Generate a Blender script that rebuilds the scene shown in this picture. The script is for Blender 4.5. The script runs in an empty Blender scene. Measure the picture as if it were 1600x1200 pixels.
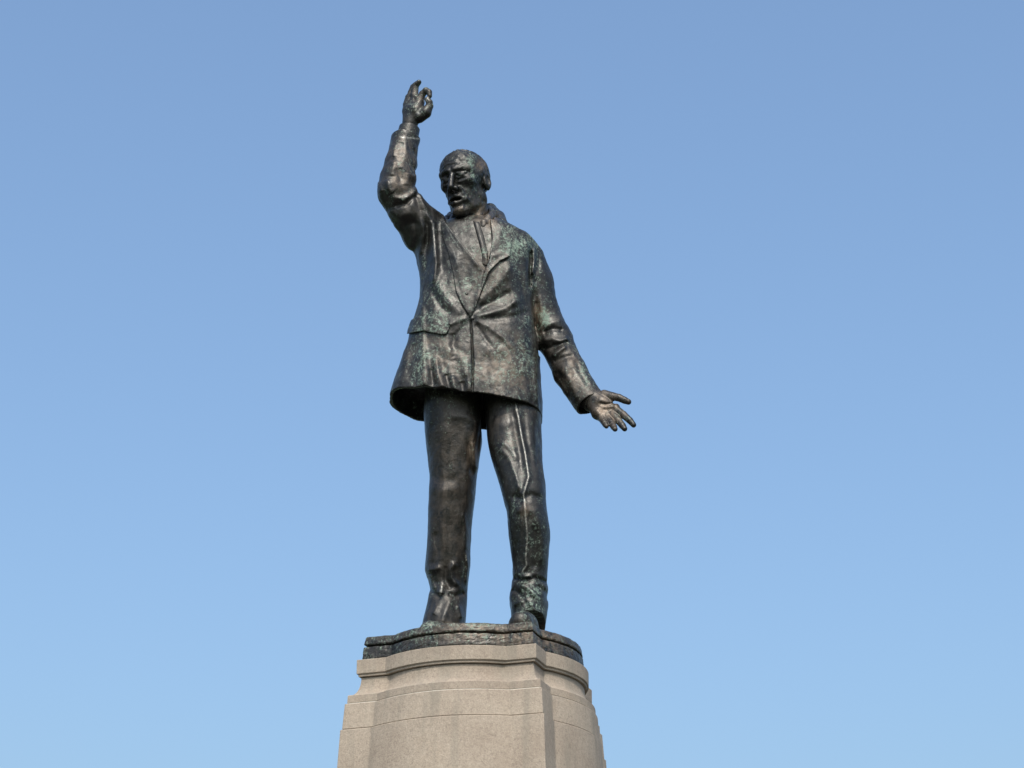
import bpy, bmesh, math, random
import numpy as np
from mathutils import Vector, Matrix

# ------------------------------------------------------------------ camera, sky, sun, exposure
SC = bpy.context.scene
COL = SC.collection
RAD = math.radians
EYE = 1.65            # eye height, metres
DIST = 14.4           # metres from the camera to the statue's axis
PITCH = RAD(22.7)
FPX = 3403.0          # focal length in pixels of the 1600 px wide photograph

cam_d = bpy.data.cameras.new("camera")
cam = bpy.data.objects.new("camera", cam_d)
COL.objects.link(cam)
cam.location = (0, -DIST, EYE)
cam.rotation_euler = (RAD(90) + PITCH, 0, 0)
cam_d.sensor_width = 36.0
cam_d.lens = 36.0 * FPX / 1600.0
cam_d.clip_end = 9000
SC.camera = cam

SUN_EL, SUN_AZ = RAD(51), RAD(2)      # azimuth measured from behind the camera towards its right
sun_dir = Vector((math.sin(SUN_AZ) * math.cos(SUN_EL), -math.cos(SUN_AZ) * math.cos(SUN_EL), math.sin(SUN_EL)))
world = bpy.data.worlds.new("World")
SC.world = world
world.use_nodes = True
wn, wl = world.node_tree.nodes, world.node_tree.links
bg = wn["Background"]
sky = wn.new("ShaderNodeTexSky")
sky.sky_type = 'NISHITA'
sky.sun_disc = False
sky.sun_elevation = SUN_EL
sky.sun_rotation = math.atan2(sun_dir.x, sun_dir.y)
sky.altitude = 0
sky.air_density = 1.2
sky.dust_density = 6.0
sky.ozone_density = 3.0
tint = wn.new("ShaderNodeMix")
tint.data_type = 'RGBA'
tint.blend_type = 'MULTIPLY'
tint.inputs[0].default_value = 1.0
tint.inputs[7].default_value = (0.91, 1.015, 1.06, 1)
wl.new(sky.outputs[0], tint.inputs[6])
wl.new(tint.outputs[2], bg.inputs[0])
bg.inputs[1].default_value = 0.15

sun_d = bpy.data.lights.new("sun", 'SUN')
sun_d.energy = 2.1
sun_d.angle = RAD(0.6)
sun_d.color = (1.0, 0.93, 0.83)
sun = bpy.data.objects.new("sun", sun_d)
COL.objects.link(sun)
sun.rotation_euler = (-sun_dir).to_track_quat('-Z', 'Y').to_euler()
sun.location = (6, -10, 25)

SC.view_settings.view_transform = 'Standard'
SC.view_settings.look = 'None'
SC.view_settings.gamma = 1.0
SC.view_settings.exposure = 0.56
SC.view_settings.use_curve_mapping = False

# ------------------------------------------------------------------ measuring helpers
CP, SP = math.cos(PITCH), math.sin(PITCH)
U = (DIST * CP + (7.7 - EYE) * SP) / FPX          # metres per photo pixel at the statue


def at(px, py, d=0.0):
    """point seen at photo pixel (px, py) lying d pixel-units nearer than the statue's axis"""
    a, b = (px - 800) / FPX, (600 - py) / FPX
    ry = CP - b * SP
    t = (DIST - d * U) / ry
    return np.array((a * t, -DIST + ry * t, EYE + (SP + b * CP) * t))


def atz(px, d, z):
    """point on the column px, depth d, at height z"""
    y = -d * U
    dep = (y + DIST) * CP + (z - EYE) * SP
    return np.array(((px - 800) / FPX * dep, y, z))


def project(p):
    dy, dz = p[:, 1] + DIST, p[:, 2] - EYE
    dep = dy * CP + dz * SP
    return 800 + FPX * p[:, 0] / dep, 600 - FPX * (dz * CP - dy * SP) / dep


# ------------------------------------------------------------------ noise
_rng = np.random.RandomState(7)
_ROT = [np.linalg.qr(_rng.randn(3, 3))[0] for _ in range(8)]


def _volume(n=128, cells=4.2):
    """tileable, isotropic, band-limited noise volume"""
    k = np.fft.fftfreq(n) * cells
    r2 = k[:, None, None] ** 2 + k[None, :, None] ** 2 + (np.fft.rfftfreq(n) * cells)[None, None, :] ** 2
    f = np.fft.rfftn(_rng.randn(n, n, n)) * np.sqrt(r2) * np.exp(-r2 / 0.26)
    v = np.fft.irfftn(f, s=(n, n, n), axes=(0, 1, 2))
    return (v / v.std() * 0.42).astype(np.float32)


_VOL = _volume()


def vnoise(p, scale, off=0.0):
    """smooth noise about -1..1, p in metres, scale = feature size in metres (scalar or 3)"""
    q = p / np.asarray(scale, np.float64)
    q = (q @ _ROT[int(off * 10) % 8] + off) * 4.2 + 12800.0
    i = q.astype(np.int32)
    f = (q - i).astype(np.float32)
    i0 = i & 127
    i1 = (i + 1) & 127
    x0, y0, z0 = i0.T
    x1, y1, z1 = i1.T
    fx, fy, fz = f.T
    L = _VOL
    a = L[x0, y0, z0] * (1 - fx) + L[x1, y0, z0] * fx
    b = L[x0, y1, z0] * (1 - fx) + L[x1, y1, z0] * fx
    c = L[x0, y0, z1] * (1 - fx) + L[x1, y0, z1] * fx
    d = L[x0, y1, z1] * (1 - fx) + L[x1, y1, z1] * fx
    return (a * (1 - fy) + b * fy) * (1 - fz) + (c * (1 - fy) + d * fy) * fz


# ------------------------------------------------------------------ distance-field sculpting
def smin(a, b, k):
    h = np.clip(0.5 + 0.5 * (b - a) / k, 0, 1)
    return b * (1 - h) + a * h - k * h * (1 - h)


def smax(a, b, k):
    return -smin(-a, -b, k)


def sstep(a, b, x):
    t = np.clip((x - a) / (b - a), 0, 1)
    return t * t * (3 - 2 * t)


def sphere(p, c, r):
    return np.linalg.norm(p - c, axis=1) - r


def ellipsoid(p, c, r):
    q = (p - np.asarray(c)) / np.asarray(r)
    k0 = np.linalg.norm(q, axis=1)
    k1 = np.linalg.norm(q / np.asarray(r), axis=1)
    return k0 * (k0 - 1.0) / np.maximum(k1, 1e-9)


def cone(p, a, ra, b, rb):
    """capsule whose radius runs from ra to rb"""
    ab = b - a
    t = np.clip((p - a) @ ab / max(ab @ ab, 1e-12), 0, 1)
    return np.linalg.norm(p - a - t[:, None] * ab, axis=1) - (ra + (rb - ra) * t)


def chain(p, pts, k=0.02):
    """pts: list of (xyz, radius)"""
    d = None
    for (a, ra), (b, rb) in zip(pts[:-1], pts[1:]):
        e = cone(p, a, ra, b, rb)
        d = e if d is None else smin(d, e, k)
    return d


class Loft:
    """stack of super-elliptic sections; rows = (py, left px, right px, centre depth, half depth, power)"""

    def __init__(self, rows):
        r = []
        for py, l, rr, dc, b, n in rows:
            A, B = at(l, py, dc), at(rr, py, dc)
            r.append((A[2], (A[0] + B[0]) / 2, (B[0] - A[0]) / 2, -dc * U, b * U, n))
        r.sort()
        self.r = np.array(r)

    def sec(self, z):
        return [np.interp(z, self.r[:, 0], self.r[:, i]) for i in range(1, 6)]

    def __call__(self, p):
        z = p[:, 2]
        zz = sum(w * np.array(1.0) for w in (1.0,)) * z
        # three-tap average rounds the corners between the rows
        s = [(a + 2 * b + c) / 4 for a, b, c in zip(self.sec(z - 0.035), self.sec(zz), self.sec(z + 0.035))]
        xc, a, yc, b, n = s
        x, y = np.abs(p[:, 0] - xc), np.abs(p[:, 1] - yc)
        u, v = np.maximum(x / a, 1e-6), np.maximum(y / b, 1e-6)
        rho = (u ** n + v ** n) ** (1 / n)
        gx = (u / rho) ** (n - 1) / a
        gy = (v / rho) ** (n - 1) / b
        d = (rho - 1) / np.sqrt(gx * gx + gy * gy + 1e-12)
        zt, zb = self.r[-1, 0], self.r[0, 0]
        return np.maximum(d, np.maximum(z - zt, zb - z))


def seg2(u, v, pts):
    """distance in pixels to a polyline, and the parameter 0..1 along it"""
    best = np.full(u.shape, 1e9)
    par = np.zeros(u.shape)
    n = len(pts) - 1
    for i in range(n):
        ax, ay = pts[i]
        bx, by = pts[i + 1]
        ex, ey = bx - ax, by - ay
        t = np.clip(((u - ax) * ex + (v - ay) * ey) / (ex * ex + ey * ey + 1e-9), 0, 1)
        dd = np.hypot(u - ax - t * ex, v - ay - t * ey)
        m = dd < best
        best[m] = dd[m]
        par[m] = (i + t[m]) / n
    return best, par


def poly2(u, v, pts):
    """signed distance in pixels to a polygon, negative inside"""
    d = np.full(u.shape, 1e9)
    s = np.ones(u.shape)
    n = len(pts)
    for i in range(n):
        ax, ay = pts[i]
        bx, by = pts[i - 1]
        ex, ey = bx - ax, by - ay
        wx, wy = u - ax, v - ay
        t = np.clip((wx * ex + wy * ey) / (ex * ex + ey * ey + 1e-9), 0, 1)
        d = np.minimum(d, (wx - ex * t) ** 2 + (wy - ey * t) ** 2)
        c1, c2, c3 = v >= ay, v < by, ex * wy > ey * wx
        s = np.where((c1 & c2 & c3) | (~c1 & ~c2 & ~c3), -s, s)
    return s * np.sqrt(d)


def folds(u, v, strokes):
    """sum of modelled ridges (+) and creases (-) in metres; stroke = (points, width px, height px)"""
    out = np.zeros(u.shape)
    for pts, w, h in strokes:
        xs, ys = [q[0] for q in pts], [q[1] for q in pts]
        m = 3 * w
        idx = np.nonzero((u > min(xs) - m) & (u < max(xs) + m) & (v > min(ys) - m) & (v < max(ys) + m))[0]
        if idx.size == 0:
            continue
        dd, t = seg2(u[idx], v[idx], pts)
        fade = sstep(0, 0.18, t + 0.06) * sstep(0, 0.18, 1.06 - t)
        out[idx] += h * U * np.exp(-(dd / w) ** 2) * fade
    return out


def sculpt(fn, lo, hi, h, margin=1.45):
    """surface-nets mesh of fn(p) = 0 between lo and hi with cell size h"""
    B = 4
    lo = np.asarray(lo, float)
    nb = np.ceil((np.asarray(hi, float) - lo) / (h * B)).astype(int)
    N = nb * B + 1
    g = np.stack(np.meshgrid(*[np.arange(n) for n in nb], indexing='ij'), -1).reshape(-1, 3)
    cen = lo + (g * B + B / 2) * h
    cd = np.concatenate([fn(c) for c in np.array_split(cen, max(1, len(cen) // 300000))])
    act = np.abs(cd) < margin * B * h * 0.87
    D = np.repeat(np.repeat(np.repeat(cd.reshape(nb), B, 0), B, 1), B, 2).astype(np.float32)
    D = np.pad(D, ((0, 1), (0, 1), (0, 1)), mode='edge')
    loc = np.stack(np.meshgrid(*[np.arange(B + 1)] * 3, indexing='ij'), -1).reshape(-1, 3)
    ga = g[act]
    for part in np.array_split(ga, max(1, len(ga) // 4000)):
        if len(part) == 0:
            continue
        I = (part[:, None, :] * B + loc[None]).reshape(-1, 3)
        D[I[:, 0], I[:, 1], I[:, 2]] = fn(lo + I * h)
    cor = np.array([(x, y, z) for x in (0, 1) for y in (0, 1) for z in (0, 1)])
    inner = np.stack(np.meshgrid(*[np.arange(B)] * 3, indexing='ij'), -1).reshape(-1, 3)
    keep = []
    for part in np.array_split(ga, max(1, len(ga) // 8000)):
        C = (part[:, None, :] * B + inner[None]).reshape(-1, 3)
        w = np.zeros(len(C), np.int8)
        for c in cor:
            w += D[C[:, 0] + c[0], C[:, 1] + c[1], C[:, 2] + c[2]] < 0
        keep.append(C[(w > 0) & (w < 8)])
    cells = np.concatenate(keep)
    vid = np.full(tuple(N - 1), -1, np.int32)
    vid[cells[:, 0], cells[:, 1], cells[:, 2]] = np.arange(len(cells))
    V8 = np.stack([D[cells[:, 0] + c[0], cells[:, 1] + c[1], cells[:, 2] + c[2]] for c in cor], 1)
    acc = np.zeros((len(cells), 3))
    cnt = np.zeros(len(cells))
    for i in range(8):
        for j in range(i + 1, 8):
            if np.abs(cor[i] - cor[j]).sum() != 1:
                continue
            m = (V8[:, i] < 0) != (V8[:, j] < 0)
            t = V8[m, i] / (V8[m, i] - V8[m, j])
            acc[m] += cor[i] + t[:, None] * (cor[j] - cor[i])
            cnt[m] += 1
    verts = lo + (cells + acc / cnt[:, None]) * h
    quads = []
    for ax in range(3):
        nxt = np.zeros(3, int)
        nxt[ax] = 1
        v0 = D[cells[:, 0], cells[:, 1], cells[:, 2]] < 0
        v1 = D[cells[:, 0] + nxt[0], cells[:, 1] + nxt[1], cells[:, 2] + nxt[2]] < 0
        b, c = (ax + 1) % 3, (ax + 2) % 3
        ok = (cells[:, b] > 0) & (cells[:, c] > 0)
        for flip, msk in ((False, v0 & ~v1 & ok), (True, ~v0 & v1 & ok)):
            e = cells[msk]
            if len(e) == 0:
                continue
            q = []
            for ob, oc in ((0, 0), (-1, 0), (-1, -1), (0, -1)):
                k = e.copy()
                k[:, b] += ob
                k[:, c] += oc
                q.append(vid[k[:, 0], k[:, 1], k[:, 2]])
            quads.append(np.stack(q if not flip else q[::-1], 1))
    F = np.concatenate(quads)
    F = F[(F >= 0).all(1)]
    return verts, F


def raw_mesh(name, verts, faces, smooth=True):
    me = bpy.data.meshes.new(name)
    n, m = len(verts), len(faces)
    me.vertices.add(n)
    me.vertices.foreach_set("co", np.asarray(verts, np.float32).ravel())
    me.loops.add(m * 4)
    me.loops.foreach_set("vertex_index", np.asarray(faces, np.int32).ravel())
    me.polygons.add(m)
    me.polygons.foreach_set("loop_start", np.arange(0, m * 4, 4, dtype=np.int32))
    me.polygons.foreach_set("loop_total", np.full(m, 4, np.int32))
    me.update(calc_edges=True)
    me.validate()
    me.polygons.foreach_set("use_smooth", np.full(len(me.polygons), smooth))
    return me


def link(name, me, mat, parent=None):
    o = bpy.data.objects.new(name, me)
    COL.objects.link(o)
    if mat:
        me.materials.append(mat)
    if parent:
        o.parent = parent
        o.matrix_parent_inverse = PARENT_INV.get(parent.name, Matrix())
    return o


PARENT_INV = {}


def empty(name, loc):
    o = bpy.data.objects.new(name, None)
    COL.objects.link(o)
    o.location = loc
    o.empty_display_size = 0.2
    PARENT_INV[o.name] = Matrix.Translation(loc).inverted()
    return o


def tag(o, label=None, cat=None, kind=None, group=None):
    for k, v in (("label", label), ("category", cat), ("kind", kind), ("group", group)):
        if v:
            o[k] = v
    return o


# ------------------------------------------------------------------ materials
def new_mat(name):
    m = bpy.data.materials.new(name)
    m.use_nodes = True
    nt = m.node_tree
    return m, nt.nodes, nt.links, nt.nodes["Principled BSDF"]


def ramp(nodes, stops):
    r = nodes.new("ShaderNodeValToRGB")
    e = r.color_ramp.elements
    while len(e) < len(stops):
        e.new(0.5)
    for s, (pos, c) in zip(e, stops):
        s.position = pos
        s.color = (*c, 1) if len(c) == 3 else c
    return r


def noise(nodes, links, vec, scale, detail=6, rough=0.6, dist=0.0):
    n = nodes.new("ShaderNodeTexNoise")
    n.inputs["Scale"].default_value = scale
    n.inputs["Detail"].default_value = detail
    n.inputs["Roughness"].default_value = rough
    n.inputs["Distortion"].default_value = dist
    links.new(vec, n.inputs["Vector"])
    return n


def mathn(nodes, links, op, a, b, clamp=False):
    m = nodes.new("ShaderNodeMath")
    m.operation = op
    m.use_clamp = clamp
    for i, s in enumerate((a, b)):
        if isinstance(s, (int, float)):
            m.inputs[i].default_value = s
        else:
            links.new(s, m.inputs[i])
    return m.outputs[0]


def mixc(nodes, links, fac, a, b):
    m = nodes.new("ShaderNodeMix")
    m.data_type = 'RGBA'
    for sock, s in ((m.inputs[0], fac), (m.inputs[6], a), (m.inputs[7], b)):
        if isinstance(s, (int, float)):
            sock.default_value = s
        elif isinstance(s, tuple):
            sock.default_value = (*s, 1)
        else:
            links.new(s, sock)
    return m.outputs[2]


def bronze_material():
    m, n, l, b = new_mat("weathered_bronze")
    tc = n.new("ShaderNodeNewGeometry").outputs["Position"]
    att = n.new("ShaderNodeAttribute")
    att.attribute_name = "patina_shade"
    sep = n.new("ShaderNodeSeparateColor")
    l.new(att.outputs["Color"], sep.inputs[0])
    green_a, rust_lit_a, pale_a = sep.outputs[0:3]
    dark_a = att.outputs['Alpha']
    mp = n.new("ShaderNodeMapping")
    mp.inputs["Scale"].default_value = (1, 1, 0.55)
    l.new(tc, mp.inputs["Vector"])
    big = noise(n, l, tc, 3.0, 5, 0.6, 0.5)
    mid = noise(n, l, mp.outputs[0], 15, 7, 0.72, 1.0)
    fine = noise(n, l, tc, 62, 6, 0.75)
    brown = ramp(n, [(0.36, (0.0095, 0.0094, 0.0093)), (0.50, (0.0170, 0.0160, 0.0150)), (0.67, (0.049, 0.0435, 0.0385))])
    l.new(mathn(n, l, 'ADD', mathn(n, l, 'MULTIPLY', big.outputs[0], 0.5), mathn(n, l, 'MULTIPLY', mid.outputs[0], 0.5)), brown.inputs[0])
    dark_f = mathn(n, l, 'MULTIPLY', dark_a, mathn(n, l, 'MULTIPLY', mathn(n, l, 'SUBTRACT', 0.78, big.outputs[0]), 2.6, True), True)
    tone = mixc(n, l, dark_f, brown.outputs[0], (0.0085, 0.0078, 0.0072))  # alpha channel darkens the bronze with painted shade
    rust_lit_f = mathn(n, l, 'MULTIPLY', rust_lit_a, mathn(n, l, 'MULTIPLY', mathn(n, l, 'SUBTRACT', mid.outputs[0], 0.36), 3.5, True), True)
    col = mixc(n, l, rust_lit_f, tone, (0.17, 0.125, 0.09))  # brown stains, and the painted light on palm and chin
    # verdigris in specks and worm-like runs, thicker where the stain attribute says so
    wn1 = noise(n, l, tc, 17, 5, 0.6, 1.2)
    worm = mathn(n, l, 'SUBTRACT', 1.0, mathn(n, l, 'MULTIPLY', mathn(n, l, 'ABSOLUTE', mathn(n, l, 'SUBTRACT', wn1.outputs[0], 0.5), 0.0), 9.0), True)
    patch = noise(n, l, mp.outputs[0], 8.5, 6, 0.7, 0.8)
    gsum = mathn(n, l, 'ADD', mathn(n, l, 'MULTIPLY', worm, 0.24), mathn(n, l, 'MULTIPLY', patch.outputs[0], 0.76))
    gsum = mathn(n, l, 'ADD', gsum, mathn(n, l, 'MULTIPLY', green_a, 0.13))
    gsum = mathn(n, l, 'ADD', gsum, mathn(n, l, 'MULTIPLY', mathn(n, l, 'SUBTRACT', fine.outputs[0], 0.5), 1.05))
    gfac = ramp(n, [(0.60, (0, 0, 0)), (0.70, (0.24, 0.24, 0.24)), (0.78, (0.6, 0.6, 0.6)), (0.92, (0.92, 0.92, 0.92))])
    l.new(gsum, gfac.inputs[0])
    green = ramp(n, [(0.35, (0.075, 0.105, 0.092)), (0.55, (0.15, 0.205, 0.165)), (0.75, (0.30, 0.37, 0.29))])
    l.new(fine.outputs[0], green.inputs[0])
    col = mixc(n, l, gfac.outputs[0], col, green.outputs[0])
    pale_f = mathn(n, l, 'MULTIPLY', pale_a, mathn(n, l, 'MULTIPLY', mathn(n, l, 'SUBTRACT', fine.outputs[0], 0.36), 5.0, True), True)
    col = mixc(n, l, pale_f, col, (0.46, 0.45, 0.41))  # pale lines, mostly highlights put into the colour
    l.new(col, b.inputs["Base Color"])
    inv = mathn(n, l, 'SUBTRACT', 1.0, mathn(n, l, 'MAXIMUM', gfac.outputs[0], pale_f), True)
    l.new(mathn(n, l, 'MULTIPLY', inv, 0.40), b.inputs["Metallic"])
    rr = ramp(n, [(0.32, (0.27, 0.27, 0.27)), (0.66, (0.56, 0.56, 0.56))])
    l.new(mid.outputs[0], rr.inputs[0])
    l.new(mathn(n, l, 'ADD', rr.outputs[0], mathn(n, l, 'MULTIPLY', gfac.outputs[0], 0.35), True), b.inputs["Roughness"])
    b.inputs["Specular IOR Level"].default_value = 0.5
    bp = n.new("ShaderNodeBump")
    bp.inputs["Strength"].default_value = 0.30
    bp.inputs["Distance"].default_value = 0.012
    hsum = mathn(n, l, 'ADD', mathn(n, l, 'MULTIPLY', noise(n, l, tc, 22, 4, 0.6, 0.8).outputs[0], 0.9), mathn(n, l, 'MULTIPLY', fine.outputs[0], 0.35))
    l.new(hsum, bp.inputs["Height"])
    l.new(bp.outputs[0], b.inputs["Normal"])
    return m


def granite_material():
    m, n, l, b = new_mat("grey_pink_granite")
    tc = n.new("ShaderNodeNewGeometry").outputs["Position"]
    speck = noise(n, l, tc, 95, 3, 0.75)
    sp2 = noise(n, l, tc, 42, 4, 0.7)
    big = noise(n, l, tc, 2.2, 5, 0.6)
    mp = n.new("ShaderNodeMapping")
    mp.inputs["Scale"].default_value = (9, 9, 0.8)
    l.new(tc, mp.inputs["Vector"])
    run = noise(n, l, mp.outputs[0], 1.0, 5, 0.6)
    base = ramp(n, [(0.28, (0.175, 0.146, 0.119)), (0.46, (0.294, 0.251, 0.203)), (0.56, (0.340, 0.294, 0.238)), (0.76, (0.43, 0.385, 0.325))])
    l.new(mathn(n, l, 'ADD', mathn(n, l, 'MULTIPLY', speck.outputs[0], 0.6), mathn(n, l, 'MULTIPLY', sp2.outputs[0], 0.4)), base.inputs[0])
    tone = ramp(n, [(0.30, (0.80, 0.77, 0.76)), (0.55, (1, 1, 1)), (0.8, (1.0, 0.95, 0.90))])
    l.new(big.outputs[0], tone.inputs[0])
    mu = n.new("ShaderNodeMix")
    mu.data_type = 'RGBA'
    mu.blend_type = 'MULTIPLY'
    mu.inputs[0].default_value = 0.9
    l.new(base.outputs[0], mu.inputs[6])
    l.new(tone.outputs[0], mu.inputs[7])
    oi = n.new('ShaderNodeObjectInfo')
    tn = ramp(n, [(0.0, (0.86, 0.83, 0.82)), (0.5, (0.98, 0.95, 0.94)), (1.0, (1.0, 1.0, 0.98))])
    l.new(oi.outputs['Random'], tn.inputs[0])
    mu2 = n.new('ShaderNodeMix')
    mu2.data_type = 'RGBA'
    mu2.blend_type = 'MULTIPLY'
    mu2.inputs[0].default_value = 1.0
    l.new(mu.outputs[2], mu2.inputs[6])
    l.new(tn.outputs[0], mu2.inputs[7])
    mu = mu2
    dirt = ramp(n, [(0.50, (0, 0, 0)), (0.70, (0.60, 0.60, 0.60))])
    l.new(run.outputs[0], dirt.inputs[0])
    col = mixc(n, l, dirt.outputs[0], mu.outputs[2], (0.185, 0.165, 0.135))
    l.new(col, b.inputs["Base Color"])
    b.inputs["Roughness"].default_value = 0.8
    b.inputs["Specular IOR Level"].default_value = 0.3
    bp = n.new("ShaderNodeBump")
    bp.inputs["Strength"].default_value = 0.35
    bp.inputs["Distance"].default_value = 0.006
    l.new(mathn(n, l, 'ADD', speck.outputs[0], sp2.outputs[0]), bp.inputs["Height"])
    l.new(bp.outputs[0], b.inputs["Normal"])
    return m


def ground_material(name, c0, c1, scale):
    m, n, l, b = new_mat(name)
    tc = n.new("ShaderNodeNewGeometry").outputs["Position"]
    r = ramp(n, [(0.3, c0), (0.7, c1)])
    l.new(noise(n, l, tc, scale, 8, 0.65).outputs[0], r.inputs[0])
    l.new(r.outputs[0], b.inputs["Base Color"])
    b.inputs["Roughness"].default_value = 0.9
    return m


MORTAR = ground_material("pale_mortar", (0.42, 0.38, 0.33), (0.6, 0.56, 0.5), 30.0)
BRONZE = bronze_material()
GRANITE = granite_material()

# ------------------------------------------------------------------ ground
def sheet(name, pts, z, mat):
    me = bpy.data.meshes.new(name)
    me.from_pydata([(x, y, z) for x, y in pts], [], [tuple(range(len(pts)))])
    return tag(link(name, me, mat), kind="structure")


def circle(r, cx, cy, n=96):
    return [(cx + r * math.cos(2 * math.pi * i / n), cy + r * math.sin(2 * math.pi * i / n)) for i in range(n)]


PED = atz(745.5, 0, 5.45)
PX, PY = float(PED[0]), 0.0
sheet("lawn", [(-3000, -3000), (3000, -3000), (3000, 3000), (-3000, 3000)], 0.0, ground_material("mown_grass", (0.030, 0.055, 0.016), (0.065, 0.10, 0.030), 3.0))
sheet("paving", circle(19, PX, PY), 0.004, ground_material("asphalt", (0.045, 0.044, 0.043), (0.075, 0.072, 0.070), 5.0))

# ------------------------------------------------------------------ granite pedestal
YAW = RAD(-18.7)             # the pedestal's right front corner is the nearest
HALF = 0.625


def plan(off, bow_in=0.0):
    """square with a flat strip at each corner and a bowed face between, offset outwards by off"""
    h = HALF + off
    e = 0.165 * 2 * HALF + off * 0.15           # flat strip width
    half_c = h - e
    sag = 0.132
    R = (half_c ** 2 + sag ** 2) / (2 * sag)
    A = math.asin(half_c / R)
    pts = []
    for k in range(4):
        side = [(-h, -h), (-h + e, -h)]
        if bow_in:
            side.append((-h + e + 1e-4, -h + bow_in))
        for i in range(1, 24):
            t = -A + 2 * A * i / 24
            side.append((R * math.sin(t), -h + bow_in - (R * math.cos(t) - R * math.cos(A))))
        if bow_in:
            side.append((h - e - 1e-4, -h + bow_in))
        side.append((h - e, -h))
        c, s = math.cos(k * math.pi / 2), math.sin(k * math.pi / 2)
        pts += [(x * c - y * s, x * s + y * c) for x, y in side]
    c, s = math.cos(YAW), math.sin(YAW)
    return [(PX + x * c - y * s, PY + x * s + y * c) for x, y in pts]


def course(name, rings, mat, parent, bow_in=0.0, bevel=0.006):
    """solid of stacked plans; rings = (z, offset) from the bottom up"""
    bm = bmesh.new()
    loops = []
    for z, o in rings:
        loops.append([bm.verts.new((x, y, z)) for x, y in plan(o, bow_in)])
    n = len(loops[0])
    for a, b in zip(loops[:-1], loops[1:]):
        for i in range(n):
            bm.faces.new((a[i], a[(i + 1) % n], b[(i + 1) % n], b[i]))
    bm.faces.new(loops[0][::-1])
    bm.faces.new(loops[-1])
    bmesh.ops.recalc_face_normals(bm, faces=bm.faces)
    me = bpy.data.meshes.new(name)
    bm.to_mesh(me)
    bm.free()
    o = link(name, me, mat, parent)
    if bevel:
        bv = o.modifiers.new("worn_edges", 'BEVEL')
        bv.width = bevel
        bv.segments = 2
        bv.limit_method = 'ANGLE'
        bv.angle_limit = RAD(25)
    return o


ped = tag(empty("granite_pedestal", (PX, PY, 0)), "tall weathered grey granite pedestal with bowed faces under the bronze statue", "pedestal")
Z_TOP = 5.53
GAP = 0.003
course("cap_course", [(5.415, -0.030), (5.4160, -0.010), (5.431, -0.010), (5.4325, -0.0015), (5.438, 0.0), (Z_TOP, 0.0)], GRANITE, ped, 0.0, 0.004)
cav = [(5.226 + GAP, 0.042), (5.280, 0.040)]
for i in range(0, 11):
    t = i / 10 * math.pi / 2
    cav.append((5.284 + 0.128 * (1 - math.cos(t)) ** 1.0, 0.034 - 0.060 * math.sin(t) ** 0.9))
course("cavetto_course", cav, GRANITE, ped, 0.0, 0.003)
course("frieze_course", [(5.049 + GAP, 0.064), (5.226 - GAP, 0.054)], GRANITE, ped, 0.0, 0.005)
course("mortar_joint", [(5.2232, 0.040), (5.2288, 0.040)], MORTAR, ped, 0.0, 0.0)
zb = 5.049
off = 0.073
k = 0
while zb > 1.9:
    zt = zb
    zb = max(zt - 1.02, 1.6)
    course("dado_course", [(zb + GAP, off + 0.04 * (zt - zb)), (zt, off)], GRANITE, ped, 0.0, 0.006)
    off += 0.04 * (zt - zb)
course("base_moulding", [(1.10, off + 0.16), (1.38, off + 0.16), (1.45, off + 0.10), (1.55, off + 0.03), (1.6, off + 0.02)], GRANITE, ped, 0.0)
course("step", [(0.55, off + 0.42), (1.10 - GAP, off + 0.42)], GRANITE, ped, 0.0, 0.012)
course("step", [(0.0, off + 0.75), (0.55 - GAP, off + 0.75)], GRANITE, ped, 0.0, 0.012)

# ------------------------------------------------------------------ bronze statue
statue = tag(empty("bronze_statue", (PX, PY, Z_TOP)),
             "green-stained dark bronze statue of a man in a suit, one arm raised, on granite", "statue")
Z_BASE = 5.697

# stains; the first two paint light onto palm and chin: (px, py, radius x, radius y, green, rust)
STAINS_AND_LIGHT = [(948, 640, 25, 25, 0.0, 0.9), (716, 326, 14, 8, 0, 0.7), (815, 383, 28, 16, 1.3, 0), (788, 385, 22, 24, 1.0, 0), (680, 500, 24, 12, 1.5, 0), (676, 516, 30, 6, 1.1, 0),
          (853, 498, 6, 14, 3.2, 0.3), (843, 494, 8, 20, 0.4, 2.0), (737, 254, 7, 11, 2.2, 0.2), (739, 274, 3, 7, 1.8, 0),
          (752, 258, 8, 8, 0, 1.2), (750, 330, 10, 12, 0, 1.2), (768, 345, 8, 12, 0.2, 0.9), (825, 575, 22, 60, 0.9, 0.1),
          (655, 560, 12, 50, 1.0, 0.1), (832, 938, 18, 30, 1.7, 0), (690, 460, 26, 30, 0.9, 0), (735, 450, 12, 20, 1.1, 0),
          (670, 555, 10, 8, 1.5, 0), (908, 575, 10, 26, 1.1, 0), (740, 700, 10, 26, 0, 0.9), (795, 690, 14, 20, 0.7, 0.2),
          (820, 800, 8, 16, 0.2, 0.9), (850, 1000, 60, 25, 0.5, 1.0), (640, 990, 60, 20, 0.9, 0.3), (740, 990, 60, 12, 0.7, 0.7), (720, 976, 90, 4, 0.9, 0.3), (820, 410, 30, 60, 0.7, 0),
          (760, 430, 30, 40, 0.3, 0.3), (655, 150, 14, 20, 0.6, 0.3), (700, 310, 25, 40, -0.6, 0.0), (700, 780, 40, 120, -0.9, 0.25),
          (770, 660, 60, 30, -0.8, 0.1), (640, 360, 35, 40, -0.8, 0), (630, 265, 25, 50, -0.1, 0.5), (890, 590, 20, 40, 0.1, 0.5),
          (790, 570, 45, 45, 0.2, 0.5), (690, 560, 40, 40, 0.1, 0.35), (730, 560, 100, 100, 0.15, 0)]


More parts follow.
